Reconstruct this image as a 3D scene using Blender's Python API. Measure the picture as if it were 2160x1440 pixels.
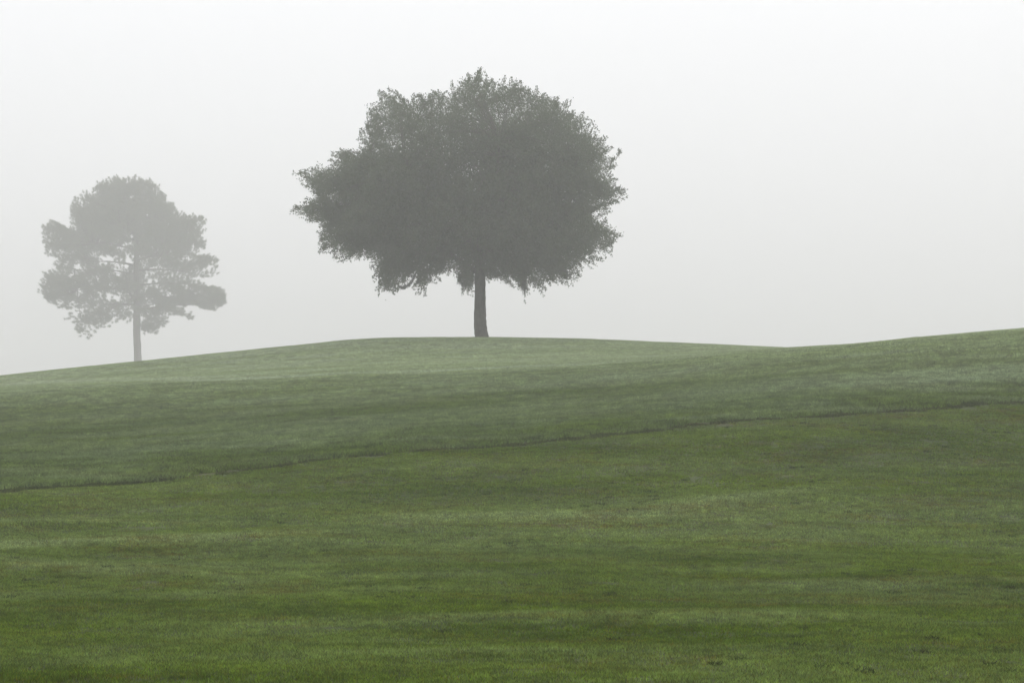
import bpy, math
import numpy as np

rng = np.random.default_rng(7)
S = bpy.context.scene
for o in list(bpy.data.objects):
    bpy.data.objects.remove(o)

# ------------------------------------------------------------------ camera
EYE = 1.5                                   # metres above the fairway
FOC = 4200.0                                # focal length in photo pixels (70 mm on 36 mm)
HOR = 895.0                                 # photo row of the eye level
cam_d = bpy.data.cameras.new('camera')
cam = bpy.data.objects.new('camera', cam_d)
S.collection.objects.link(cam)
cam.location = (0, 0, EYE)
cam.rotation_euler = (math.radians(90), 0, 0)
cam_d.lens = 70
cam_d.sensor_width = 36
cam_d.shift_y = (HOR - 720) / 2160
cam_d.clip_start = 0.05
cam_d.clip_end = 3000
S.camera = cam

# ------------------------------------------------------------------ sky, sun, exposure
SUN_EL, SUN_ROT = math.radians(58), math.radians(25)
W = bpy.data.worlds.new('World')
S.world = W
W.use_nodes = True
nt = W.node_tree
nt.nodes.clear()
out = nt.nodes.new('ShaderNodeOutputWorld')
bg = nt.nodes.new('ShaderNodeBackground')
sky = nt.nodes.new('ShaderNodeTexSky')
sky.sky_type = 'NISHITA'
sky.sun_disc = False
sky.sun_elevation = SUN_EL
sky.sun_rotation = SUN_ROT
sky.air_density = 1.0
sky.dust_density = 6.0
sky.ozone_density = 1.0
# the fog deck overhead: an even white overcast, brighter towards the zenith
tc = nt.nodes.new('ShaderNodeTexCoord')
sep = nt.nodes.new('ShaderNodeSeparateXYZ')
mr = nt.nodes.new('ShaderNodeMapRange')
mr.inputs['From Min'].default_value = -0.02
mr.inputs['From Max'].default_value = 0.40
mr.inputs['To Min'].default_value = 9.15
mr.inputs['To Max'].default_value = 14.9
deck = nt.nodes.new('ShaderNodeVectorMath'); deck.operation = 'SCALE'
deck.inputs[0].default_value = (0.980, 0.984, 1.0)
mix = nt.nodes.new('ShaderNodeMix'); mix.data_type = 'RGBA'
mix.inputs['Factor'].default_value = 0.88
nt.links.new(tc.outputs['Generated'], sep.inputs[0])
nt.links.new(sep.outputs['Z'], mr.inputs['Value'])
nt.links.new(mr.outputs[0], deck.inputs['Scale'])
nt.links.new(sky.outputs[0], mix.inputs['A'])
nt.links.new(deck.outputs[0], mix.inputs['B'])
nt.links.new(mix.outputs['Result'], bg.inputs['Color'])
bg.inputs['Strength'].default_value = 0.1
nt.links.new(bg.outputs[0], out.inputs[0])

sun_d = bpy.data.lights.new('sun', 'SUN')
sun_d.energy = 0.5
sun_d.angle = math.radians(60)
sun_d.color = (1.0, 0.97, 0.92)
sun = bpy.data.objects.new('sun', sun_d)
S.collection.objects.link(sun)
sun.location = (20, 20, 60)
sun.rotation_euler = (math.radians(90) - SUN_EL, 0, math.pi - SUN_ROT)

S.view_settings.view_transform = 'Standard'
S.view_settings.look = 'None'
S.view_settings.exposure = 0.0
S.view_settings.gamma = 1.0
S.view_settings.use_curve_mapping = False
S.cycles.volume_bounces = 6
S.cycles.max_bounces = 8
S.cycles.diffuse_bounces = 3
S.cycles.transmission_bounces = 4
S.cycles.use_denoising = True

# ------------------------------------------------------------------ helpers
def link(name, me, mat=None, parent=None):
    o = bpy.data.objects.new(name, me)
    S.collection.objects.link(o)
    if mat is not None:
        me.materials.append(mat)
    if parent is not None:
        o.parent = parent
    return o

def tag(o, label=None, cat=None, group=None, kind=None):
    if label: o['label'] = label
    if cat: o['category'] = cat
    if group: o['group'] = group
    if kind: o['kind'] = kind
    return o

def mesh_np(name, V, F, smooth=True):
    """V (n,3), F (m,k) with k = 3 or 4"""
    me = bpy.data.meshes.new(name)
    V = np.ascontiguousarray(V, dtype=np.float32)
    F = np.ascontiguousarray(F, dtype=np.int32)
    m, k = F.shape
    me.vertices.add(len(V)); me.vertices.foreach_set('co', V.ravel())
    me.loops.add(m * k); me.loops.foreach_set('vertex_index', F.ravel())
    me.polygons.add(m)
    me.polygons.foreach_set('loop_start', np.arange(0, m * k, k, dtype=np.int32))
    me.polygons.foreach_set('use_smooth', np.full(m, smooth))
    me.update(calc_edges=True)
    return me

def unit(v):
    return v / np.maximum(np.linalg.norm(v, axis=-1, keepdims=True), 1e-9)

def tube(path, radii, n=8, seed=0, rough=0.0):
    """tapered tube along path -> V, F (quads)"""
    path = np.asarray(path, float); radii = np.asarray(radii, float)
    m = len(path)
    t = unit(np.gradient(path, axis=0))
    ref = np.array([0.3, 1.0, 0.2]) if abs(t[0][2]) > 0.7 else np.array([0, 0, 1.0])
    a = unit(np.cross(t, ref)); b = np.cross(t, a)
    ang = np.linspace(0, 2 * math.pi, n, endpoint=False)
    r = radii[:, None] * (1 + rough * np.random.default_rng(seed).normal(size=(m, n)))
    V = path[:, None, :] + r[..., None] * (np.cos(ang)[None, :, None] * a[:, None, :] + np.sin(ang)[None, :, None] * b[:, None, :])
    i = np.arange(m - 1)[:, None] * n; j = np.arange(n)[None, :]; k = (j + 1) % n
    F = np.stack([i + j, i + k, i + n + k, i + n + j], -1).reshape(-1, 4)
    return V.reshape(-1, 3), F

def join(parts):
    Vs, Fs, off = [], [], 0
    for V, F in parts:
        Vs.append(V); Fs.append(F + off); off += len(V)
    return np.concatenate(Vs), np.concatenate(Fs)

def bez(p0, p1, p2, n):
    s = np.linspace(0, 1, n)[:, None]
    return (1 - s) ** 2 * p0 + 2 * s * (1 - s) * p1 + s ** 2 * p2

def inside(poly, P):
    x, y = P[:, 0], P[:, 1]
    c = np.zeros(len(P), bool)
    q = np.roll(poly, 1, axis=0)
    for (x0, y0), (x1, y1) in zip(poly, q):
        if y0 == y1: continue
        m = (y0 > y) != (y1 > y)
        c ^= m & (x < (x1 - x0) * (y - y0) / (y1 - y0) + x0)
    return c

# ------------------------------------------------------------------ materials
def new_mat(name):
    m = bpy.data.materials.new(name)
    m.use_nodes = True
    m.node_tree.nodes.clear()
    return m, m.node_tree

class NB:
    """small node builder"""
    def __init__(s, nt): s.nt = nt; s.L = nt.links
    def n(s, t, **kw):
        nd = s.nt.nodes.new(t)
        for k, v in kw.items(): setattr(nd, k, v)
        return nd
    def put(s, sock, v):
        if hasattr(v, 'links'): s.L.new(v, sock)
        else: sock.default_value = v
    def pos(s, scale, off=(0, 0, 0), turn=0.0):
        g = s.n('ShaderNodeNewGeometry')
        mp = s.n('ShaderNodeMapping')
        s.L.new(g.outputs['Position'], mp.inputs['Vector'])
        mp.inputs['Scale'].default_value = scale
        mp.inputs['Location'].default_value = off
        if turn:
            rt = s.n('ShaderNodeVectorRotate', rotation_type='Z_AXIS')
            s.L.new(g.outputs['Position'], rt.inputs['Vector'])
            rt.inputs['Angle'].default_value = turn
            s.L.new(rt.outputs[0], mp.inputs['Vector'])
        return mp.outputs[0]
    def noise(s, vec, scale, detail=3.0, rough=0.55, dist=0.0):
        t = s.n('ShaderNodeTexNoise')
        s.L.new(vec, t.inputs['Vector'])
        t.inputs['Scale'].default_value = scale
        t.inputs['Detail'].default_value = detail
        t.inputs['Roughness'].default_value = rough
        t.inputs['Distortion'].default_value = dist
        return t.outputs['Fac']
    def ramp(s, v, a, b, lo=0.0, hi=1.0):
        m = s.n('ShaderNodeMapRange', interpolation_type='SMOOTHSTEP')
        s.put(m.inputs['Value'], v)
        m.inputs['From Min'].default_value = a; m.inputs['From Max'].default_value = b
        m.inputs['To Min'].default_value = lo; m.inputs['To Max'].default_value = hi
        return m.outputs[0]
    def mix(s, f, a, b):
        m = s.n('ShaderNodeMix', data_type='RGBA')
        s.put(m.inputs['Factor'], f); s.put(m.inputs['A'], a); s.put(m.inputs['B'], b)
        return m.outputs['Result']
    def math(s, op, a, b=0.0):
        m = s.n('ShaderNodeMath', operation=op)
        s.put(m.inputs[0], a); s.put(m.inputs[1], b)
        return m.outputs[0]
    def attr(s, name):
        a = s.n('ShaderNodeAttribute', attribute_name=name)
        return a.outputs['Fac']

def rgb(r, g, b): return (r, g, b, 1.0)

# low swells across the fairway: (y at x=0, slope, width, centre x, half length, dew and painted crest paleness)
SWELLS = [(23.9, 0.33, 0.9, -4.6, 4.0, 0.75), (25.1, 0.0, 1.0, 0.3, 3.0, 0.80), (24.0, 0.97, 0.9, 3.1, 2.2, 0.65), (15.2, 0.20, 0.75, 0.9, 2.6, 0.75),
          (17.5, -0.55, 0.7, -4.3, 2.4, 0.60), (25.4, 0.09, 0.6, -5.6, 3.0, 0.60), (18.2, 0.15, 0.5, 3.6, 2.4, 0.35), (12.9, 0.10, 0.35, -0.6, 1.8, 0.30), (20.6, 0.02, 0.8, -0.6, 2.2, 0.40)]

def turf_mat(name, base, deep, dewc, brown, dew_pale_amt, brown_amt, blade, clump=0.22, bands=(), swathe=0.75, upland=None):
    """mown or rough turf: patches of dew and painted paleness, dry thatch and deep green, all in world space"""
    m, nt = new_mat(name)
    B = NB(nt)
    o = B.n('ShaderNodeOutputMaterial')
    p = B.n('ShaderNodeBsdfPrincipled')
    fine = B.pos((1.0, 1.3, 1.0))
    n_dew = B.noise(B.pos((0.09, 0.24, 0.1), (3.1, 1.7, 0), 0.16), 1.0, 4.0, 0.55, 0.6)      # long swathes of dew
    n_dew2 = B.noise(B.pos((0.35, 0.6, 0.3), (1.3, 5.2, 0)), 1.0, 4.0, 0.6, 0.4)
    n_deep = B.noise(B.pos((0.20, 0.30, 0.2), (9.0, 4.0, 0)), 1.0, 4.0, 0.6, 0.3)
    n_br = B.noise(B.pos((0.45, 0.75, 0.3), (2.0, 8.0, 0)), 1.0, 6.0, 0.7, 0.6)
    n_br2 = B.noise(fine, 6.0, 4.0, 0.75)
    n_c = B.noise(fine, 2.2, 4.0, 0.65)
    n_f = B.noise(fine, 9.0, 3.0, 0.7)
    sx = B.n('ShaderNodeSeparateXYZ')
    B.L.new(B.n('ShaderNodeNewGeometry').outputs['Position'], sx.inputs[0])
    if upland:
        # towards the brow: thicker dew, with haze and grazing paleness painted into the upland colours
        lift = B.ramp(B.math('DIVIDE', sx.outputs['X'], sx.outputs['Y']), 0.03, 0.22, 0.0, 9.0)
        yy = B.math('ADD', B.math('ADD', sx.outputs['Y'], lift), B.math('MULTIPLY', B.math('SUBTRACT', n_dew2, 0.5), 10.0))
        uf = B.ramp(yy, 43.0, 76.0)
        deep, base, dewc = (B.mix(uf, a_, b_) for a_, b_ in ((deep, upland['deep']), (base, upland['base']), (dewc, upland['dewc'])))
    c = B.mix(B.ramp(n_deep, 0.36, 0.64), deep, base)
    dw = B.math('ADD', B.math('MULTIPLY', B.ramp(n_dew, 0.40, 0.66), swathe), B.math('MULTIPLY', B.ramp(n_dew2, 0.42, 0.72), 0.35))
    # dew, plus the grazing paleness of the swell crests painted into the colour
    for y0, slope, wid, xc, xw, amt in bands:
        wob = B.math('MULTIPLY', B.math('SUBTRACT', n_dew2, 0.5), wid * 2.2)
        dy = B.math('SUBTRACT', B.math('SUBTRACT', sx.outputs['Y'], B.math('MULTIPLY', sx.outputs['X'], slope)), y0)
        dy = B.math('ABSOLUTE', B.math('ADD', dy, wob))
        dx = B.math('ABSOLUTE', B.math('SUBTRACT', sx.outputs['X'], xc))
        f = B.math('MULTIPLY', B.ramp(dy, 0.0, wid, amt, 0.0), B.ramp(dx, xw * 0.4, xw, 1.0, 0.0))
        dw = B.math('ADD', dw, f)
    c = B.mix(B.math('MINIMUM', B.math('MULTIPLY', dw, dew_pale_amt), 1.0), c, dewc)
    bm = B.math('MULTIPLY', B.ramp(n_br, 0.48, 0.70), B.ramp(n_br2, 0.38, 0.62))
    if blade:
        # single dead blades among the green ones
        dead = B.ramp(B.attr('dead'), 0.80, 0.86)
        bm = B.math('ADD', bm, B.math('MULTIPLY', dead, 0.7))
    c = B.mix(B.math('MINIMUM', B.math('MULTIPLY', bm, brown_amt), 1.0), c, brown)
    hs = B.n('ShaderNodeHueSaturation')
    B.L.new(c, hs.inputs['Color'])
    v = B.math('MULTIPLY', B.ramp(n_f, 0.28, 0.72, 0.66, 1.34), B.ramp(n_c, 0.28, 0.72, 1.0 - clump, 1.0 + clump))
    if blade: v = B.math('MULTIPLY', v, B.attr('tone'))
    B.L.new(v, hs.inputs['Value'])
    B.L.new(hs.outputs[0], p.inputs['Base Color'])
    p.inputs['Roughness'].default_value = 0.6
    p.inputs['Specular IOR Level'].default_value = 0.08 if blade else 0.03
    if blade:
        tr = B.n('ShaderNodeBsdfTranslucent')
        B.L.new(hs.outputs[0], tr.inputs['Color'])
        ms = B.n('ShaderNodeMixShader')
        ms.inputs[0].default_value = 0.3
        B.L.new(p.outputs[0], ms.inputs[1]); B.L.new(tr.outputs[0], ms.inputs[2])
        B.L.new(ms.outputs[0], o.inputs['Surface'])
    else:
        B.L.new(p.outputs[0], o.inputs['Surface'])
    return m

FW = dict(base=rgb(.112, .184, .003), deep=rgb(.062, .116, .002), dewc=rgb(.245, .325, .120), brown=rgb(.135, .105, .006))
RG = dict(base=rgb(.105, .160, .018), deep=rgb(.072, .120, .008), dewc=rgb(.210, .275, .140), brown=rgb(.120, .100, .040))
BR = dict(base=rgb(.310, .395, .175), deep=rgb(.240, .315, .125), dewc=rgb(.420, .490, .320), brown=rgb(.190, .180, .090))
M_fair = turf_mat('mown_grass', dew_pale_amt=0.72, brown_amt=0.8, blade=True,
                  swathe=0.45, bands=SWELLS + [(23.5, 0.10, 6.0, -1.5, 9.0, 0.38)], **FW)
M_rough = turf_mat('rough_grass', dew_pale_amt=0.78, brown_amt=0.35, blade=True, clump=0.42, swathe=0.5, upland=BR,
                   bands=[(40.0, 0.35, 5.0, 3.0, 16.0, 0.55), (65.5, -0.15, 3.5, -3.0, 12.0, 0.6), (53.0, -1.57, 6.0, -16.0, 10.0, 0.6)], **RG)
M_brow = M_rough
M_edge = turf_mat('shade_line_grass', base=rgb(.064, .086, .020), deep=rgb(.048, .066, .014), dewc=rgb(.07, .085, .03), brown=rgb(.075, .056, .020), dew_pale_amt=0.3, brown_amt=0.8, blade=True)  # shade at the foot of the rough, painted as a strip of dark blades
M_weed = turf_mat('weed', base=rgb(.035, .055, .010), deep=rgb(.022, .036, .007), dewc=rgb(.04, .055, .02), brown=rgb(.045, .030, .012), dew_pale_amt=0.2, brown_amt=0.7, blade=True)
M_soil = turf_mat('thatch', base=rgb(.055, .075, .016), deep=rgb(.035, .050, .010), dewc=rgb(.075, .09, .035), brown=rgb(.075, .052, .02), dew_pale_amt=0.4, brown_amt=0.8, blade=False)

def leaf_mat(name, a, b, trans):
    m, nt = new_mat(name)
    B = NB(nt)
    o = B.n('ShaderNodeOutputMaterial')
    p = B.n('ShaderNodeBsdfPrincipled')
    c = B.mix(B.ramp(B.noise(B.pos((1, 1, 1)), 1.3, 4.0, 0.7), 0.3, 0.7), a, b)
    B.L.new(c, p.inputs['Base Color'])
    p.inputs['Roughness'].default_value = 0.5
    p.inputs['Specular IOR Level'].default_value = 0.3
    tr = B.n('ShaderNodeBsdfTranslucent')
    B.L.new(c, tr.inputs['Color'])
    ms = B.n('ShaderNodeMixShader'); ms.inputs[0].default_value = trans
    B.L.new(p.outputs[0], ms.inputs[1]); B.L.new(tr.outputs[0], ms.inputs[2])
    B.L.new(ms.outputs[0], o.inputs['Surface'])
    return m

M_oakleaf = leaf_mat('oak_leaf', rgb(.070, .094, .046), rgb(.108, .136, .070), 0.4)
M_needle = leaf_mat('pine_needle', rgb(.110, .130, .060), rgb(.150, .170, .090), 0.35)
M_moss = leaf_mat('grey_moss', rgb(.060, .066, .050), rgb(.09, .095, .075), 0.15)

def bark_mat(name, a, b, sx):
    m, nt = new_mat(name)
    B = NB(nt)
    o = B.n('ShaderNodeOutputMaterial')
    p = B.n('ShaderNodeBsdfPrincipled')
    n1 = B.noise(B.pos((sx, sx, sx * 0.22)), 1.0, 6.0, 0.7, 0.8)
    n2 = B.noise(B.pos((1, 1, 1)), 2.0, 3.0)
    c = B.mix(B.ramp(n1, 0.35, 0.65), a, b)
    c = B.mix(B.ramp(n2, 0.5, 0.75, 0, 0.4), c, rgb(.11, .115, .085))
    B.L.new(c, p.inputs['Base Color'])
    p.inputs['Roughness'].default_value = 0.9
    bp = B.n('ShaderNodeBump'); bp.inputs['Strength'].default_value = 0.8; bp.inputs['Distance'].default_value = 0.03
    B.L.new(n1, bp.inputs['Height']); B.L.new(bp.outputs[0], p.inputs['Normal'])
    B.L.new(p.outputs[0], o.inputs['Surface'])
    return m

M_oakbark = bark_mat('oak_bark', rgb(.045, .038, .030), rgb(.105, .09, .072), 16)
M_pinebark = bark_mat('pine_bark', rgb(.055, .04, .03), rgb(.13, .095, .07), 11)

# ------------------------------------------------------------------ terrain
U_SKY = np.array([(-600, 850), (-300, 826), (0, 792), (150, 776), (290, 762), (500, 741), (640, 727), (750, 716.5), (900, 712), (1020, 712),
                  (1200, 715), (1400, 723), (1600, 733), (1700, 739), (1800, 748), (2000, 768), (2160, 785), (2800, 850)], float)
U_CREST = np.array([(-600, 858), (0, 827), (500, 806), (1000, 784), (1400, 761), (1600, 741.5), (1690, 733.5), (1800, 725), (1900, 716.5), (2000, 708), (2160, 695), (2400, 678), (2800, 665)], float)
U_STEP = np.array([(-600, 1085), (0, 1035), (200, 1021), (400, 1003), (760, 962), (1080, 936), (1400, 905), (1700, 877), (2000, 857), (2160, 850), (2800, 835)], float)

def smooth_interp(tab, u):
    # piecewise-cubic (catmull) through the table
    xs, ys = tab[:, 0], tab[:, 1]
    m = np.gradient(ys, xs)
    i = np.clip(np.searchsorted(xs, u) - 1, 0, len(xs) - 2)
    h = xs[i + 1] - xs[i]
    t = np.clip((u - xs[i]) / h, 0, 1)
    return (2*t**3 - 3*t**2 + 1) * ys[i] + (t**3 - 2*t**2 + t) * h * m[i] + (-2*t**3 + 3*t**2) * ys[i+1] + (t**3 - t**2) * h * m[i+1]

def step_dist(u): return 29.0 + 10.0 * np.clip(u, -300, 2460) / 2160.0

def vnoise(x, y, seed):
    """smooth value noise, period-free enough for a lawn"""
    r = np.random.default_rng(seed)
    T = r.uniform(-1, 1, (256, 256))
    xi = np.floor(x).astype(int); yi = np.floor(y).astype(int)
    fx = x - xi; fy = y - yi
    fx = fx**3 * (fx * (6 * fx - 15) + 10); fy = fy**3 * (fy * (6 * fy - 15) + 10)
    g = lambda a, b: T[a & 255, b & 255]
    return (g(xi, yi) * (1-fx) + g(xi+1, yi) * fx) * (1-fy) + (g(xi, yi+1) * (1-fx) + g(xi+1, yi+1) * fx) * fy

def ground_z(x, y):
    x = np.asarray(x, float).ravel(); y = np.asarray(y, float).ravel()
    ys = np.maximum(y, 4.0)
    u = np.clip(1080 + FOC * x / ys, -600, 2800)
    sk, cr, st = smooth_interp(U_SKY, u) + 4.0, smooth_interp(U_CREST, u) + 5.0, smooth_interp(U_STEP, u)   # the grass stands a few cm proud
    ds = step_dist(u)
    zr = lambda d, row: EYE + d * (HOR - row) / FOC
    N = len(x); one = np.ones(N)
    dm = 0.5 * (20 + ds)
    D = [(-700 * one, 0 * one), (5 * one, 0 * one), (11.6 * one, zr(11.6, 1436) * one), (15.6 * one, zr(15.6, 1300) * one), (20 * one, zr(20, 1198) * one),
         (dm, zr(dm, 0.47 * 1198 + 0.53 * st)), (ds, zr(ds, st)), (48 * one, zr(48, 0.42 * st + 0.58 * cr)), (62 * one, zr(62, cr)),
         (84 * one, zr(84, 0.55 * cr + 0.45 * np.minimum(sk, cr + 20))), (105 * one, zr(105, sk)),
         (125 * one, zr(125, sk + 34)), (190 * one, zr(190, sk + 75)), (300 * one, zr(300, sk + 12)), (330 * one, zr(330, sk + 22)),
         (520 * one, 0.5 * one), (700 * one, 0 * one), (2000 * one, 0 * one)]
    X = np.stack([a for a, b in D], 1); Z = np.stack([b for a, b in D], 1)
    h = np.diff(X, axis=1); d = np.diff(Z, axis=1) / h
    m = np.zeros_like(Z)
    w1 = 2 * h[:, 1:] + h[:, :-1]; w2 = h[:, 1:] + 2 * h[:, :-1]
    ok = d[:, 1:] * d[:, :-1] > 0
    with np.errstate(divide='ignore', invalid='ignore'):
        hm = (w1 + w2) / (w1 / d[:, :-1] + w2 / d[:, 1:])
    m[:, 1:-1] = np.where(ok, hm, 0)
    i = np.clip((X <= y[:, None]).sum(1) - 1, 0, X.shape[1] - 2)
    r = np.arange(N)
    t = np.clip((y - X[r, i]) / h[r, i], 0, 1); hh = h[r, i]
    z = (2*t**3 - 3*t**2 + 1) * Z[r, i] + (t**3 - 2*t**2 + t) * hh * m[r, i] + (-2*t**3 + 3*t**2) * Z[r, i+1] + (t**3 - t**2) * hh * m[r, i+1]
    # gentle swales of the fairway and small unevenness
    near = np.clip((y - 7) / 7, 0, 1) * np.clip((58 - y) / 14, 0, 1)
    z += near * (0.020 * vnoise(x / 6.5 + 3.3, y / 3.6 + 0.22 * x / 3.6 + 1.1, 3) + 0.022 * vnoise(x / 3.1, y / 1.3, 5))
    for y0, sl, wd_, xc, xw, dw_ in SWELLS:
        e = np.clip((xw - np.abs(x - xc)) / (0.6 * xw), 0, 1); e = e * e * (3 - 2 * e)
        t_ = (y - y0 - sl * x) / wd_
        z += e * dw_ * (0.050 * np.exp(-(t_ / 1.0) ** 2) - 0.016 * np.exp(-((t_ + 1.7) / 0.9) ** 2))
    z += 0.006 * vnoise(x / 0.9, y / 0.6, 8) * np.clip((120 - y) / 30, 0, 1)
    return z

def axis(bounds):
    out = []
    for a, b, s in bounds: out.append(np.arange(a, b, s))
    return np.concatenate(out + [[bounds[-1][1]]])
gx = axis([(-700, -120, 25), (-120, -45, 3), (-45, -22, .8), (-22, 22, .25), (22, 45, .8), (45, 120, 3), (120, 700, 25)])
gy = axis([(-500, -20, 30), (-20, 8, 2), (8, 28, .2), (28, 60, .28), (60, 112, .5), (112, 150, 1.2), (150, 400, 4), (400, 900, 25)])
GX, GY = np.meshgrid(gx, gy)
GZ = ground_z(GX, GY).reshape(GX.shape)
nx = len(gx); ny = len(gy)
ii = (np.arange(ny - 1)[:, None] * nx + np.arange(nx - 1)[None, :]).ravel()
gm = mesh_np('ground', np.stack([GX.ravel(), GY.ravel(), GZ.ravel()], 1), np.stack([ii, ii + 1, ii + nx + 1, ii + nx], 1))
ground = tag(link('ground', gm, M_soil), 'rolling golf course ground of grassy hills rising to a low ridge', 'ground', kind='structure')

# ------------------------------------------------------------------ turf: blades in patches, scattered over the ground
def patch_mesh(name, size, n, h, w, lean, mat, seed):
    r = np.random.default_rng(seed)
    P = r.uniform(-size / 2, size / 2, (n, 2)) * 1.15
    a = r.uniform(0, 2 * math.pi, n)
    hh = h * r.uniform(0.55, 1.25, n); ww = w * r.uniform(0.7, 1.3, n)
    b = r.uniform(0, 2 * math.pi, n); ln = lean * r.uniform(0.1, 1.0, n) * hh
    side = np.stack([np.cos(a), np.sin(a), 0 * a], 1) * ww[:, None] * 0.5
    tip = np.stack([np.cos(b) * ln, np.sin(b) * ln, hh], 1)
    mid = np.stack([np.cos(b) * ln * 0.3, np.sin(b) * ln * 0.3, hh * 0.6], 1)
    base = np.stack([P[:, 0], P[:, 1], -0.012 + 0 * a], 1)
    V = np.stack([base - side, base + side, base + mid + side * 0.8, base + mid - side * 0.8, base + tip], 1).reshape(-1, 3)
    k = np.arange(n)[:, None] * 5
    F = np.concatenate([k + [0, 1, 2], k + [0, 2, 3], k + [3, 2, 4]])
    me = mesh_np(name, V, F)
    for nm, val in (('tone', r.uniform(0.4, 1.6, n)), ('dead', r.uniform(0, 1, n))):
        at = me.attributes.new(nm, 'FLOAT', 'POINT'); at.data.foreach_set('value', np.repeat(val, 5).astype(np.float32))
    me.materials.append(mat)
    return bpy.data.objects.new(name, me)

def scatter_object(name, pts, nrm, sources, mat, seed):
    """points -> instances of the patch meshes, turned and tilted with the ground"""
    r = np.random.default_rng(seed)
    me = bpy.data.meshes.new(name)
    me.vertices.add(len(pts)); me.vertices.foreach_set('co', np.ascontiguousarray(pts, np.float32).ravel())
    sp = r.integers(0, 4, len(pts)) * (math.pi / 2) + r.normal(0, 0.4, len(pts))
    rx = -np.arcsin(np.clip(nrm[:, 1], -1, 1)); ry = np.arctan2(nrm[:, 0], nrm[:, 2])
    at = me.attributes.new('tilt', 'FLOAT_VECTOR', 'POINT')
    at.data.foreach_set('vector', np.stack([rx, ry, 0 * rx], 1).astype(np.float32).ravel())
    at = me.attributes.new('spin', 'FLOAT_VECTOR', 'POINT')
    at.data.foreach_set('vector', np.stack([0 * sp, 0 * sp, sp], 1).astype(np.float32).ravel())
    at = me.attributes.new('size', 'FLOAT', 'POINT')
    at.data.foreach_set('value', r.uniform(0.85, 1.2, len(pts)).astype(np.float32))
    me.materials.append(mat)
    o = link(name, me)
    g = bpy.data.node_groups.new(name, 'GeometryNodeTree')
    g.interface.new_socket('Geometry', in_out='INPUT', socket_type='NodeSocketGeometry')
    g.interface.new_socket('Geometry', in_out='OUTPUT', socket_type='NodeSocketGeometry')
    gi = g.nodes.new('NodeGroupInput'); go = g.nodes.new('NodeGroupOutput')
    ip = g.nodes.new('GeometryNodeInstanceOnPoints')
    j = g.nodes.new('GeometryNodeGeometryToInstance')
    for s in reversed(sources):
        oi = g.nodes.new('GeometryNodeObjectInfo'); oi.inputs['Object'].default_value = s
        g.links.new(oi.outputs['Geometry'], j.inputs[0])
    def named(nm, ty):
        a = g.nodes.new('GeometryNodeInputNamedAttribute'); a.data_type = ty; a.inputs['Name'].default_value = nm
        return a.outputs['Attribute']
    g.links.new(gi.outputs[0], ip.inputs['Points'])
    g.links.new(j.outputs[0], ip.inputs['Instance'])
    ip.inputs['Pick Instance'].default_value = True
    g.links.new(named('tilt', 'FLOAT_VECTOR'), ip.inputs['Rotation'])
    g.links.new(named('size', 'FLOAT'), ip.inputs['Scale'])
    ri = g.nodes.new('GeometryNodeRotateInstances')
    g.links.new(ip.outputs[0], ri.inputs[0])
    g.links.new(named('spin', 'FLOAT_VECTOR'), ri.inputs['Rotation'])
    ri.inputs['Local Space'].default_value = True
    g.links.new(ri.outputs[0], go.inputs[0])
    md = o.modifiers.new('turf', 'NODES'); md.node_group = g
    return o

def normals(x, y):
    e = 0.15
    zx = (ground_z(x + e, y) - ground_z(x - e, y)) / (2 * e)
    zy = (ground_z(x, y + e) - ground_z(x, y - e)) / (2 * e)
    return unit(np.stack([-zx, -zy, np.ones_like(zx)], 1))

def field(d0, d1, step, seed, keep, margin=1.5):
    """jittered grid of points over the part of the hill the photo can see"""
    r = np.random.default_rng(seed)
    half = 1080 / FOC * d1 + margin * 2 + 1
    X, Y = np.meshgrid(np.arange(-half, half, step), np.arange(d0, d1, step))
    x = (X + r.uniform(-.35, .35, X.shape) * step).ravel(); y = (Y + r.uniform(-.35, .35, X.shape) * step).ravel()
    k = (np.abs(x) < 1080 / FOC * y + margin) & keep(x, y)
    x, y = x[k], y[k]
    return np.stack([x, y, ground_z(x, y)], 1), normals(x, y)

def edge_side(x, y):
    """> 0 beyond the mowing line (rough), < 0 on the fairway, in metres"""
    u = 1080 + FOC * x / y
    return y - step_dist(u) - 0.15 * vnoise(x / 1.7, 0 * x + 4.2, 12) - 0.16 * vnoise(x / 0.4, 0 * x + 1.2, 13)

near_p = [patch_mesh('turf_patch', .45, 1600, .032, .0045, .9, M_fair, 20 + i) for i in range(4)]
mid_p = [patch_mesh('turf_patch', .60, 1500, .032, .0070, .9, M_fair, 30 + i) for i in range(4)]
rough_p = [patch_mesh('turf_patch', .50, 800, .085, .0090, 1.2, M_rough, 40 + i) for i in range(4)]
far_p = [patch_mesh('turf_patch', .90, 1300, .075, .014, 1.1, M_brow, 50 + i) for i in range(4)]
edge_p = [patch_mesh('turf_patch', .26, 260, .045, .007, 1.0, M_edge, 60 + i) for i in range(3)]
weed_p = [patch_mesh('turf_patch', .08, 50, .038, .008, 1.4, M_weed, 70 + i) for i in range(4)]
def brow_side(x, y):
    u = np.clip((1080 + FOC * x / y - 1250) / 700, 0, 1)
    return y - 61.0 + 9.0 * u * u * (3 - 2 * u) - 3.5 * vnoise(x / 6.0, 0 * x + 7.7, 15) - 5.0 * vnoise(x / 0.8, y / 0.8, 16)

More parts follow.
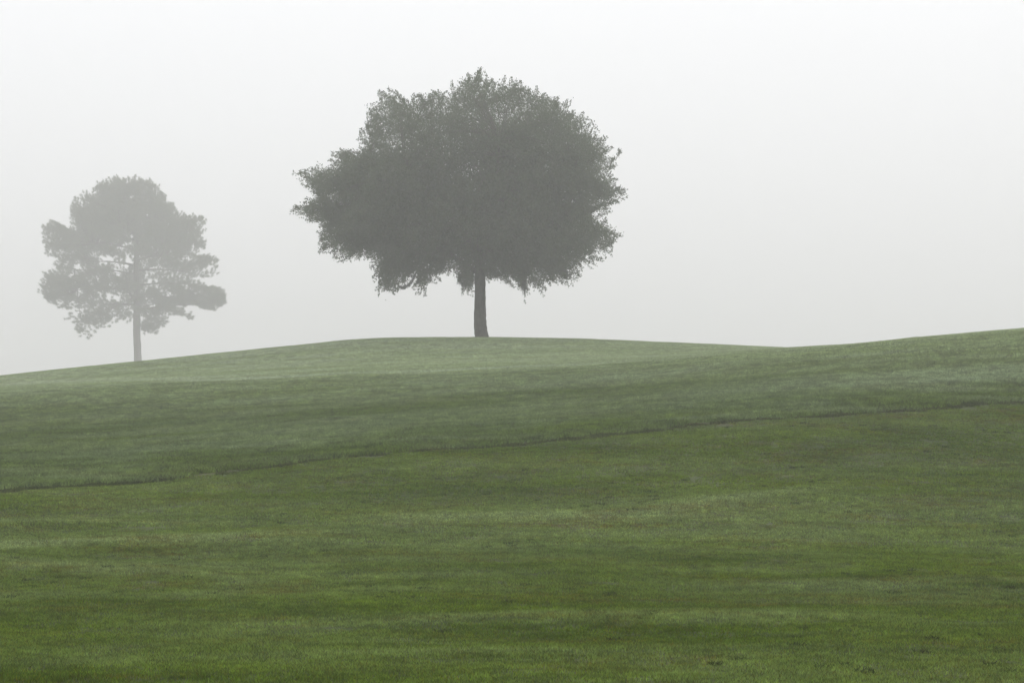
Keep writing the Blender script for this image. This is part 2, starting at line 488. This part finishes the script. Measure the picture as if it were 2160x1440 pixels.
P, Nn = field(9.0, 22, .36, 1, lambda x, y: y < 22)
fw_near = scatter_object('mown_grass', P, Nn, near_p, M_fair, 1)
tag(fw_near, 'short mown fairway grass nearest the viewer with brown thatch spots', 'grass', kind='stuff')
P, Nn = field(21.8, 42, .48, 2, lambda x, y: edge_side(x, y) < -0.28)
fw_mid = scatter_object('mown_grass', P, Nn, mid_p, M_fair, 2)
tag(fw_mid, 'mown fairway grass on the slope just below the shaded mowing line', 'grass', kind='stuff')
P, Nn = field(26, 70, .40, 3, lambda x, y: (edge_side(x, y) > 0.18) & (brow_side(x, y) < 0))
rg_near = scatter_object('rough_grass', P, Nn, rough_p, M_rough, 3)
tag(rg_near, 'taller dewy grey-green rough grass just above the dark mowing line', 'grass', kind='stuff')
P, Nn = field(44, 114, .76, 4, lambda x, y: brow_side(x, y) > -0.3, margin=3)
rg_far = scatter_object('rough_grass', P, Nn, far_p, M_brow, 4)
tag(rg_far, 'dewy rough grass with haze paleness in its colour on the far brow around the oak', 'grass', kind='stuff')
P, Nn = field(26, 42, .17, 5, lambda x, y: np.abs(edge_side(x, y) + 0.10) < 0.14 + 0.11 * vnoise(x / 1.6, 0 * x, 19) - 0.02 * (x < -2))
ed = scatter_object('edge_shade_grass', P, Nn, edge_p, M_edge, 5)
tag(ed, 'line of grass coloured dark as the shade along the edge between fairway and rough', 'grass', kind='stuff')
wr = np.random.default_rng(77)
wd = wr.uniform(10, 36, 900); wx = wr.uniform(-.30, .30, 900) * wd
wk = (vnoise(wx / 2.2 + 5, wd / 2.2, 23) + wr.uniform(-.5, .5, 900) > 0.42) & (edge_side(wx, wd) < -0.6)
wx, wd = np.append(wx[wk], 4.4), np.append(wd[wk], 96.0)
wP = np.stack([wx, wd, ground_z(wx, wd)], 1)
wo = scatter_object('weed_tufts', wP, normals(wx, wd), weed_p, M_weed, 6)
tag(wo, 'small dark weed tufts and divots scattered over the mown fairway', 'weeds', kind='stuff')

# ------------------------------------------------------------------ live oak
def photo_poly(pts, ox, oy, k):
    a = np.array(pts, float)
    return np.stack([ox + a[:, 0] / k, oy + a[:, 1] / k], 1)

OAK_D = 105.0
K = OAK_D / 72.0                                # the tree was measured at 72 m
PX = OAK_D / FOC
OAKP = photo_poly([(1003,62),(1012,98),(1060,125),(1110,140),(1155,105),(1200,140),(1240,175),(1290,180),(1340,205),(1390,215),(1450,240),(1460,290),(1530,300),(1550,360),(1600,385),(1630,400),(1620,450),(1690,490),(1700,520),(1650,560),(1690,600),(1700,650),(1740,690),(1690,720),(1660,770),(1600,790),(1620,830),(1600,860),(1690,885),(1715,895),(1650,930),(1670,990),(1600,1010),(1550,1050),(1520,1080),(1490,1130),(1440,1140),(1380,1130),(1330,1150),(1300,1200),(1250,1170),(1210,1220),(1205,1120),(1150,1150),(1100,1110),(1050,1140),(1020,1110),(960,1110),(950,1190),(900,1180),(870,1110),(800,1060),(760,1080),(790,1115),(720,1130),(720,1180),(660,1205),(674,1120),(645,1072),(600,1100),(560,1180),(520,1150),(500,1220),(480,1150),(460,1110),(490,1060),(420,1050),(410,990),(340,1000),(260,1025),(240,990),(175,1000),(210,960),(160,900),(200,870),(170,820),(100,810),(40,800),(60,765),(170,770),(150,720),(130,690),(180,670),(100,645),(45,605),(110,620),(130,590),(190,600),(200,560),(240,520),(240,480),(330,510),(390,520),(370,465),(400,440),(395,380),(420,320),(400,260),(440,240),(480,200),(540,190),(610,230),(640,250),(650,190),(700,210),(750,190),(810,200),(850,190),(850,140),(890,130),(930,98),(985,98)], 600, 120, 2.4)

def to_local(poly, u0, row0, px):
    return np.stack([(poly[:, 0] - u0) * px, (row0 - poly[:, 1]) * px], 1)

oak_x = (1015 - 1080) * PX
oak_zg = float(ground_z([oak_x], [OAK_D])[0])
row_g = HOR - (oak_zg - EYE) / PX
oak = bpy.data.objects.new('oak_tree', None)
S.collection.objects.link(oak)
oak.location = (oak_x, OAK_D, oak_zg)
tag(oak, 'large dark oak with broad rounded crown standing alone on the brow of the hill', 'tree')
poly = to_local(OAKP, 1015, row_g, PX)          # metres, origin at the trunk's foot
cx, cz = -0.55 * K, 5.1 * K
RY = 5.4 * K                                    # half depth of the crown
def crown_scale(t): return np.maximum(1 - np.abs(t) ** 2.6, 1e-4) ** (1 / 2.6)
def in_crown(P, grow=1.0):
    t = np.clip(P[:, 1] / RY, -1, 1)
    s = crown_scale(t) * grow
    # the far and near flanks hang at a common base height; scale about the crown centre
    q = np.stack([cx + (P[:, 0] - cx) / s, cz + (P[:, 2] - cz) / s], 1)
    return inside(poly, q)

def sample_crown(n, r):
    lo = np.array([poly[:, 0].min(), -RY, poly[:, 1].min()]); hi = np.array([poly[:, 0].max(), RY, poly[:, 1].max()])
    acc = []
    while sum(len(a) for a in acc) < n:
        P = r.uniform(lo, hi, (n * 2, 3))
        acc.append(P[in_crown(P, 0.985)])
    return np.concatenate(acc)[:n]

def leaves(P, D, r, l, w):
    """one rhombic leaf per point, roughly along D"""
    n = len(P)
    d = unit(D + r.normal(0, 0.75, (n, 3)))
    s = unit(np.cross(d, r.normal(0, 1, (n, 3))))
    ll = l * r.uniform(0.7, 1.3, (n, 1)); ww = w * r.uniform(0.7, 1.3, (n, 1))
    V = np.stack([P, P + d * ll * 0.5 + s * ww * 0.5, P + d * ll, P + d * ll * 0.5 - s * ww * 0.5], 1).reshape(-1, 3)
    k = np.arange(n)[:, None] * 4
    return V, k + np.array([0, 1, 2, 3])

r = np.random.default_rng(11)
core = np.array([cx, 0, cz - 2.2 * K])
# bough ends: clusters through the crown, more of them towards the shell
C0 = sample_crown(2600, r)
rad = np.linalg.norm((C0 - [cx, 0, cz]) / [6 * K, 5.4 * K, 3.7 * K], axis=1)
C0 = C0[r.uniform(0, 1, len(C0)) < np.clip(0.38 + rad ** 2, 0, 1)][:1050]
spr_b, spr_d, spr_l = [], [], []
for c in C0:
    outw = unit((c - core) * [1, 1, 0.8])
    k = 26
    d = unit(outw[None] * 0.9 + r.normal(0, 0.62, (k, 3)) + np.array([0, 0, 0.10 if c[2] > cz - 1.0 * K else -0.35]))
    spr_b.append(c + r.normal(0, 0.30, (k, 3))); spr_d.append(d); spr_l.append(r.uniform(0.45, 1.25, k))
sb = np.concatenate(spr_b); sd = np.concatenate(spr_d); sl = np.concatenate(spr_l)
def spray_leaves(sb, sd, sl, M, jit, r):
    s = r.uniform(0.05, 1, (len(sb), M)) ** 0.9
    lp = sb[:, None] + sd[:, None] * (sl[:, None] * s)[..., None] + r.normal(0, 1, (len(sb), M, 3)) * (jit * (1.25 - 1.0 * s))[..., None] + np.array([0, 0, -0.12]) * (s ** 2)[..., None]
    return lp.reshape(-1, 3), np.repeat(sd[:, None], M, 1).reshape(-1, 3)
lp, ld = spray_leaves(sb, sd, sl, 27, 0.075, r)
bump = 0.932 + 0.055 * vnoise(lp[:, 0] / 0.9 + 40, lp[:, 2] / 0.9 + lp[:, 1] / 0.8 + 40, 31) + r.normal(0, 0.010, len(lp))
hz_ = np.clip((lp[:, 2] - (cz - 0.5 * K)) / (3.6 * K), 0, 1)
keep = in_crown(lp, bump) & (r.uniform(0, 1, len(lp)) > 0.60 * hz_)
lp, ld = lp[keep], ld[keep]
# sprigs that make the ragged rim: single twigs reaching past the mass of leaves
q = np.roll(poly, -1, axis=0)
per = np.concatenate([a + (b - a) * np.arange(0, 1, min(1.0, 0.07 / np.linalg.norm(b - a)))[:, None] for a, b in zip(poly, q)])
for rep in range(3):
    sel = r.uniform(0, 1, len(per)) < 0.30
    pr = per[sel]
    t = r.uniform(-0.6, 0.6, len(pr)); s_ = crown_scale(t) * r.uniform(0.965, 1.022, len(pr))
    tip = np.stack([cx + (pr[:, 0] - cx) * s_, t * RY, cz + (pr[:, 1] - cz) * s_], 1) + r.normal(0, 0.05, (len(pr), 3))
    outw = unit(tip - core)
    hang = (tip[:, 2] < cz - 1.6 * K)[:, None]
    outw = np.where(hang, unit(outw * 0.55 + [0, 0, -0.6]), outw)
    d = unit(outw + r.normal(0, 0.36, tip.shape))
    L = r.uniform(0.7, 1.7, len(tip))
    a, b = spray_leaves(tip - d * L[:, None], d, L, 60, 0.085, r)
    kk = in_crown(a - d.repeat(60, 0) * 0.15, 1.02)
    lp = np.concatenate([lp, a[kk]]); ld = np.concatenate([ld, b[kk]])
deepin = (in_crown(lp, 0.80) & (lp[:, 2] < cz + 1.2 * K))[:, None]
V, F = leaves(lp, ld, r, np.where(deepin, 0.15, 0.105), np.where(deepin, 0.08, 0.05))
crown = tag(link('crown', mesh_np('crown', V, F, False), M_oakleaf, oak), kind='stuff')
print('oak leaves', len(F))

# trunk: slightly curved, flared foot
tr_rows = [(1141, 1060, 112), (1140, 1050, 107), (1132, 1010, 100), (1128, 960, 97), (1125, 880, 90), (1126, 760, 84), (1126, 650, 81), (1124, 560, 78), (1120, 440, 76), (1112, 330, 70)]
path, rad_ = [], []
for a, b, wd in tr_rows:
    uu, rr = 700 + a / 3.6, 420 + b / 3.6
    path.append(((uu - 1015) * PX, 0, (row_g - rr) * PX)); rad_.append(wd / 3.6 * PX / 2)
path = np.array(path)
si = np.linspace(0, 1, 40); so = np.linspace(0, 1, len(path))
path = np.stack([np.interp(si, so, path[:, k]) for k in range(3)], 1); rad_ = np.interp(si, so, rad_)
path[0, 2] -= 0.15
V, F = tube(path, rad_, 22, 3, 0.035)
trunk = link('trunk', mesh_np('trunk', V, F), M_oakbark, oak)
fork = path[-1]

# limbs from the fork; every bough end hangs on its nearest limb
ang = np.linspace(0, 2 * math.pi, 8, endpoint=False) + 0.3
targets = [np.array([cx + 4.3 * K * math.cos(a), 4.0 * K * math.sin(a), cz + (0.2 if i % 2 else 1.5) * K]) for i, a in enumerate(ang)]
targets += [np.array([cx + 0.6 * K, 0.3, cz + 3.3 * K]), np.array([cx - 1.8 * K, -0.8, cz + 2.6 * K]), np.array([cx + 2.4 * K, 0.9, cz + 2.5 * K])]
limbs = []
for i, t in enumerate(targets):
    st = path[-4 - (i % 4) * 2]
    limbs.append(bez(st, st + (t - st) * [0.35, 0.35, 0.15] + [0, 0, 0.55 * K], t, 12))
allp = np.concatenate(limbs); own = np.repeat(np.arange(len(limbs)), 12)
sub = [[] for _ in limbs]
for c in C0:
    dd = np.linalg.norm(allp - c, axis=1) + np.where(np.tile(np.arange(12), len(limbs)) < 3, 9, 0) + np.maximum(allp[:, 2] - c[2], 0) * 0.6
    k = int(np.argmin(dd)); p0 = allp[k]
    pth = bez(p0, (p0 + c) / 2 + [0, 0, 0.18 * np.linalg.norm(c - p0)], c, 5)
    if not in_crown(pth[1:], 0.93).all(): continue
    sub[own[k]].append(tube(pth, np.linspace(0.04, 0.009, 5), 5))
for i, pth in enumerate(limbs):
    parts = [tube(pth, np.linspace(0.105 * K, 0.03 * K, 12), 9, i, 0.05)] + sub[i]
    V, F = join(parts)
    link('limb', mesh_np('limb', V, F), M_oakbark, oak)

# hanging moss: fine grey strands in beards under the crown
def moss(name, line, label, length, n, seed, spread=0.05):
    r = np.random.default_rng(seed)
    line = np.array(line, float)
    L = np.stack([(line[:, 0] - 1015) * PX, line[:, 2], (row_g - line[:, 1]) * PX], 1)
    parts = []
    for k in range(n):
        s = r.uniform(0, len(L) - 1); i = min(int(s), len(L) - 2)
        p = L[i] + (L[i + 1] - L[i]) * (s - i) + r.normal(0, spread, 3) * [1, 1, 0.4]
        m = 6
        q = np.cumsum(np.vstack([[0, 0, 0], r.normal(0, 0.012, (m - 1, 3)) + [0, 0, -length * r.uniform(0.5, 1.2) / m]]), 0)
        parts.append(tube(p + q, np.linspace(0.011, 0.005, m), 3))
    V, F = join(parts)
    e = link(name, mesh_np(name, V, F), M_moss)
    e.location = oak.location
    return tag(e, label, 'moss', 'beards of moss hanging from the oak')
mo = moss('hanging_moss', [(878, 579, -1.2), (873, 592, -1.2), (864, 603, -1.2), (853, 608, -1.2), (846, 606, -1.2)], 'curved hook of grey moss hanging under the left side of the oak crown', 0.16, 320, 1, 0.04)
moss('hanging_moss', [(1104, 560, -1.0), (1106, 590, -1.0), (1105, 608, -1.0)], 'long grey moss beard hanging under the oak crown right of the trunk', 0.55, 170, 2, 0.07)
moss('hanging_moss', [(1180, 568, -0.6), (1196, 575, -0.6)], 'short grey moss beard hanging at the lower right rim of the oak crown', 0.45, 100, 3, 0.06)

# ------------------------------------------------------------------ pine
PINE_D = 322.0
KP = PINE_D / 176.0
PXP = PINE_D / FOC
PINEP = photo_poly([(580,85),(640,100),(690,90),(740,85),(800,125),(830,110),(860,160),(885,190),(890,240),(940,250),(960,280),(1000,310),(1020,350),(1070,330),(1130,325),(1135,380),(1060,450),(1140,450),(1130,510),(1060,520),(1060,560),(1130,590),(1150,560),(1180,590),(1220,580),(1210,690),(1130,700),(1070,690),(1040,740),(960,760),(1000,780),(1040,800),(1110,765),(1250,775),(1265,870),(1200,910),(1160,905),(1100,890),(1040,870),(1000,880),(980,920),(1065,945),(1050,965),(960,935),(900,950),(880,1000),(830,990),(825,1050),(780,1055),(735,1020),(760,940),(730,910),(690,910),(660,985),(600,940),(570,980),(530,1015),(500,980),(440,990),(430,1060),(400,1085),(350,1030),(280,980),(330,950),(420,935),(460,920),(380,920),(330,890),(240,905),(190,870),(140,850),(130,790),(140,690),(200,700),(290,715),(330,680),(300,660),(220,660),(230,610),(210,580),(155,570),(150,480),(150,400),(205,365),(260,390),(290,420),(330,420),(315,370),(330,300),(320,260),(350,215),(390,210),(405,180),(440,180),(480,140),(530,110)], 40, 340, 2.88)
HOLES = [(lambda q: q.mean(0) + (q - q.mean(0)) * 1.22)(photo_poly(h, 40, 340, 2.88)) for h in (
    [(460,575),(520,552),(620,585),(585,645),(520,662),(485,610)], [(735,650),(800,630),(868,668),(850,695),(790,745),(750,745)],
    [(735,540),(785,508),(790,520),(745,548)], [(585,545),(630,510),(660,530),(640,555)], [(885,780),(925,800),(910,830),(890,815)],
    [(475,790),(545,795),(540,815),(490,822)], [(405,870),(458,840),(458,900),(420,925)])]
pine_x = (288 - 1080) * PXP
pine_zg = float(ground_z([pine_x], [PINE_D])[0])
row_p = HOR - (pine_zg - EYE) / PXP
pine = bpy.data.objects.new('pine_tree', None)
S.collection.objects.link(pine)
pine.location = (pine_x, PINE_D, pine_zg)
tag(pine, 'pale pine with tufted boughs fading into the fog at the left behind the slope', 'tree')
ppoly = to_local(PINEP, 288, row_p, PXP)
pholes = [to_local(h, 288, row_p, PXP) for h in HOLES]
pcx, pcz = -0.2 * KP, (row_p - 545) * PXP
PRY = 6.6 * KP
def in_pine(P, grow=1.0):
    t = np.clip(P[:, 1] / PRY, -1, 1)
    s = np.maximum(1 - np.abs(t) ** 2.4, 1e-4) ** (1 / 2.4) * grow
    q = np.stack([pcx + (P[:, 0] - pcx) / s, pcz + (P[:, 2] - pcz) / s], 1)
    k = inside(ppoly, q)
    for h in pholes: k &= ~inside(h, np.stack([P[:, 0], P[:, 2]], 1))
    return k
r = np.random.default_rng(21)
lo = np.array([ppoly[:, 0].min(), -PRY, ppoly[:, 1].min()]); hi = np.array([ppoly[:, 0].max(), PRY, ppoly[:, 1].max()])
PC = r.uniform(lo, hi, (9000, 3)); PC = PC[in_pine(PC, 0.95)]
prad = np.linalg.norm((PC - [pcx, 0, pcz]) / [8 * KP, 6.6 * KP, 7 * KP], axis=1)
PC = PC[r.uniform(0, 1, len(PC)) < np.clip(0.10 + 0.75 * prad ** 1.6 + 0.6 * (PC[:, 2] > pcz + 2.5), 0, 1)][:760]
tuft = (PC[:, None] + r.normal(0, 0.60, (len(PC), 24, 3)) * [1, 1, 0.72]).reshape(-1, 3)
rim = []
q = np.roll(ppoly, -1, axis=0)
for a, b in zip(ppoly, q):
    L = np.linalg.norm(b - a)
    for s_ in np.arange(0, 1, 0.22 / max(L, 0.22)): rim.append(a + (b - a) * s_)
rim = np.array(rim)
for rep in range(3):
    t = r.uniform(-0.5, 0.5, len(rim)); s_ = (1 - np.abs(t) ** 2.4) ** (1 / 2.4) * r.uniform(0.92, 1.0, len(rim))
    tuft = np.concatenate([tuft, np.stack([pcx + (rim[:, 0] - pcx) * s_, t * PRY, pcz + (rim[:, 1] - pcz) * s_], 1)])
tuft = tuft[in_pine(tuft, 0.975 + 0.04 * vnoise(tuft[:, 0] / 0.8 + 60, tuft[:, 2] / 0.8 + tuft[:, 1] + 60, 41))]
M = 56
axis_dir = unit(unit(tuft - [pcx, 0, pcz - 3 * KP]) * 0.6 + [0, 0, 0.35])
d = unit(axis_dir[:, None] * 0.55 + unit(r.normal(0, 1, (len(tuft), M, 3))))
b0 = tuft[:, None] + axis_dir[:, None] * r.uniform(-0.22, 0.18, (len(tuft), M))[..., None]
ln = r.uniform(0.26, 0.52, (len(tuft), M))[..., None]
sd_ = unit(np.cross(d, r.normal(0, 1, d.shape))) * 0.018
tipn = b0 + d * ln + np.array([0, 0, -0.03])
V = np.stack([b0 - sd_, b0 + sd_, tipn], 2).reshape(-1, 3)
F = np.arange(len(V)).reshape(-1, 3)
tag(link('crown', mesh_np('crown', V, F, False), M_needle, pine), kind='stuff')
print('pine needles', len(F))
# trunk
top = ppoly[:, 1].max() - 1.0
zz = np.linspace(-0.3, top, 40)
rp = np.interp(zz, [-0.3, 0.6, 10, 20, top], [0.70, 0.62, 0.55, 0.36, 0.08])
xx = 0.17 - 0.012 * zz + 0.05 * np.sin(zz * 0.7)
tp = np.stack([xx, 0.04 * np.sin(zz * 0.5 + 1), zz], 1)
V, F = tube(tp, rp, 16, 5, 0.04)
link('trunk', mesh_np('trunk', V, F), M_pinebark, pine)
# limbs: whorls up the stem, each carrying the boughs around it
limbs = []
r = np.random.default_rng(33)
zb = (row_p - 655) * PXP
for i in range(26):
    z0 = zb + 0.2 + (top - zb - 1.0) * i / 25
    a = i * 2.4 + r.normal(0, 0.2)
    reach = 6.6 * KP * (1 - 0.75 * (i / 25) ** 1.6) * r.uniform(0.75, 1.0)
    k = int(np.argmin(np.abs(zz - z0)))
    p0 = tp[k]; t = p0 + np.array([math.cos(a) * reach, math.sin(a) * reach * 0.85, r.uniform(-0.2, 1.1)])
    limbs.append(bez(p0, (p0 + t) / 2 + [0, 0, 0.5], t, 10))
allp = np.concatenate(limbs); own = np.repeat(np.arange(len(limbs)), 10)
sub = [[] for _ in limbs]
for c in PC:
    dd = np.linalg.norm(allp - c, axis=1) + np.maximum(allp[:, 2] - c[2], 0) * 0.5
    k = int(np.argmin(dd)); p0 = allp[k]
    pth = bez(p0, (p0 + c) / 2 + [0, 0, -0.1 * np.linalg.norm(c - p0)], c, 5)
    if not in_pine(pth[1:], 0.95).all(): continue
    sub[own[k]].append(tube(pth, np.linspace(0.07, 0.02, 5), 5))
for i, pth in enumerate(limbs):
    V, F = join([tube(pth, np.linspace(0.19, 0.05, 10), 7, i, 0.05)] + sub[i])
    link('limb', mesh_np('limb', V, F), M_pinebark, pine)

# ------------------------------------------------------------------ fog
top_z = pine_zg + ppoly[:, 1].max() + 1.5
bx0, bx1, by0, by1, bz0, bz1 = -720, 720, -520, 920, float(GZ.min()) - 1.0, top_z
V = np.array([(x, y, z) for z in (bz0, bz1) for y in (by0, by1) for x in (bx0, bx1)], float)
F = np.array([(0, 2, 3, 1), (4, 5, 7, 6), (0, 1, 5, 4), (2, 6, 7, 3), (0, 4, 6, 2), (1, 3, 7, 5)])
m, nt = new_mat('fog')
B = NB(nt)
o = B.n('ShaderNodeOutputMaterial')
pv = B.n('ShaderNodeVolumePrincipled')
pv.inputs['Color'].default_value = rgb(.988, .986, .988)
pv.inputs['Density'].default_value = 0.0025
pv.inputs['Anisotropy'].default_value = 0.2
B.L.new(pv.outputs[0], o.inputs['Volume'])
hz = link('haze', mesh_np('haze', V, F, False), m)
tag(hz, 'even pale morning fog filling the air over the course', 'fog', kind='stuff')
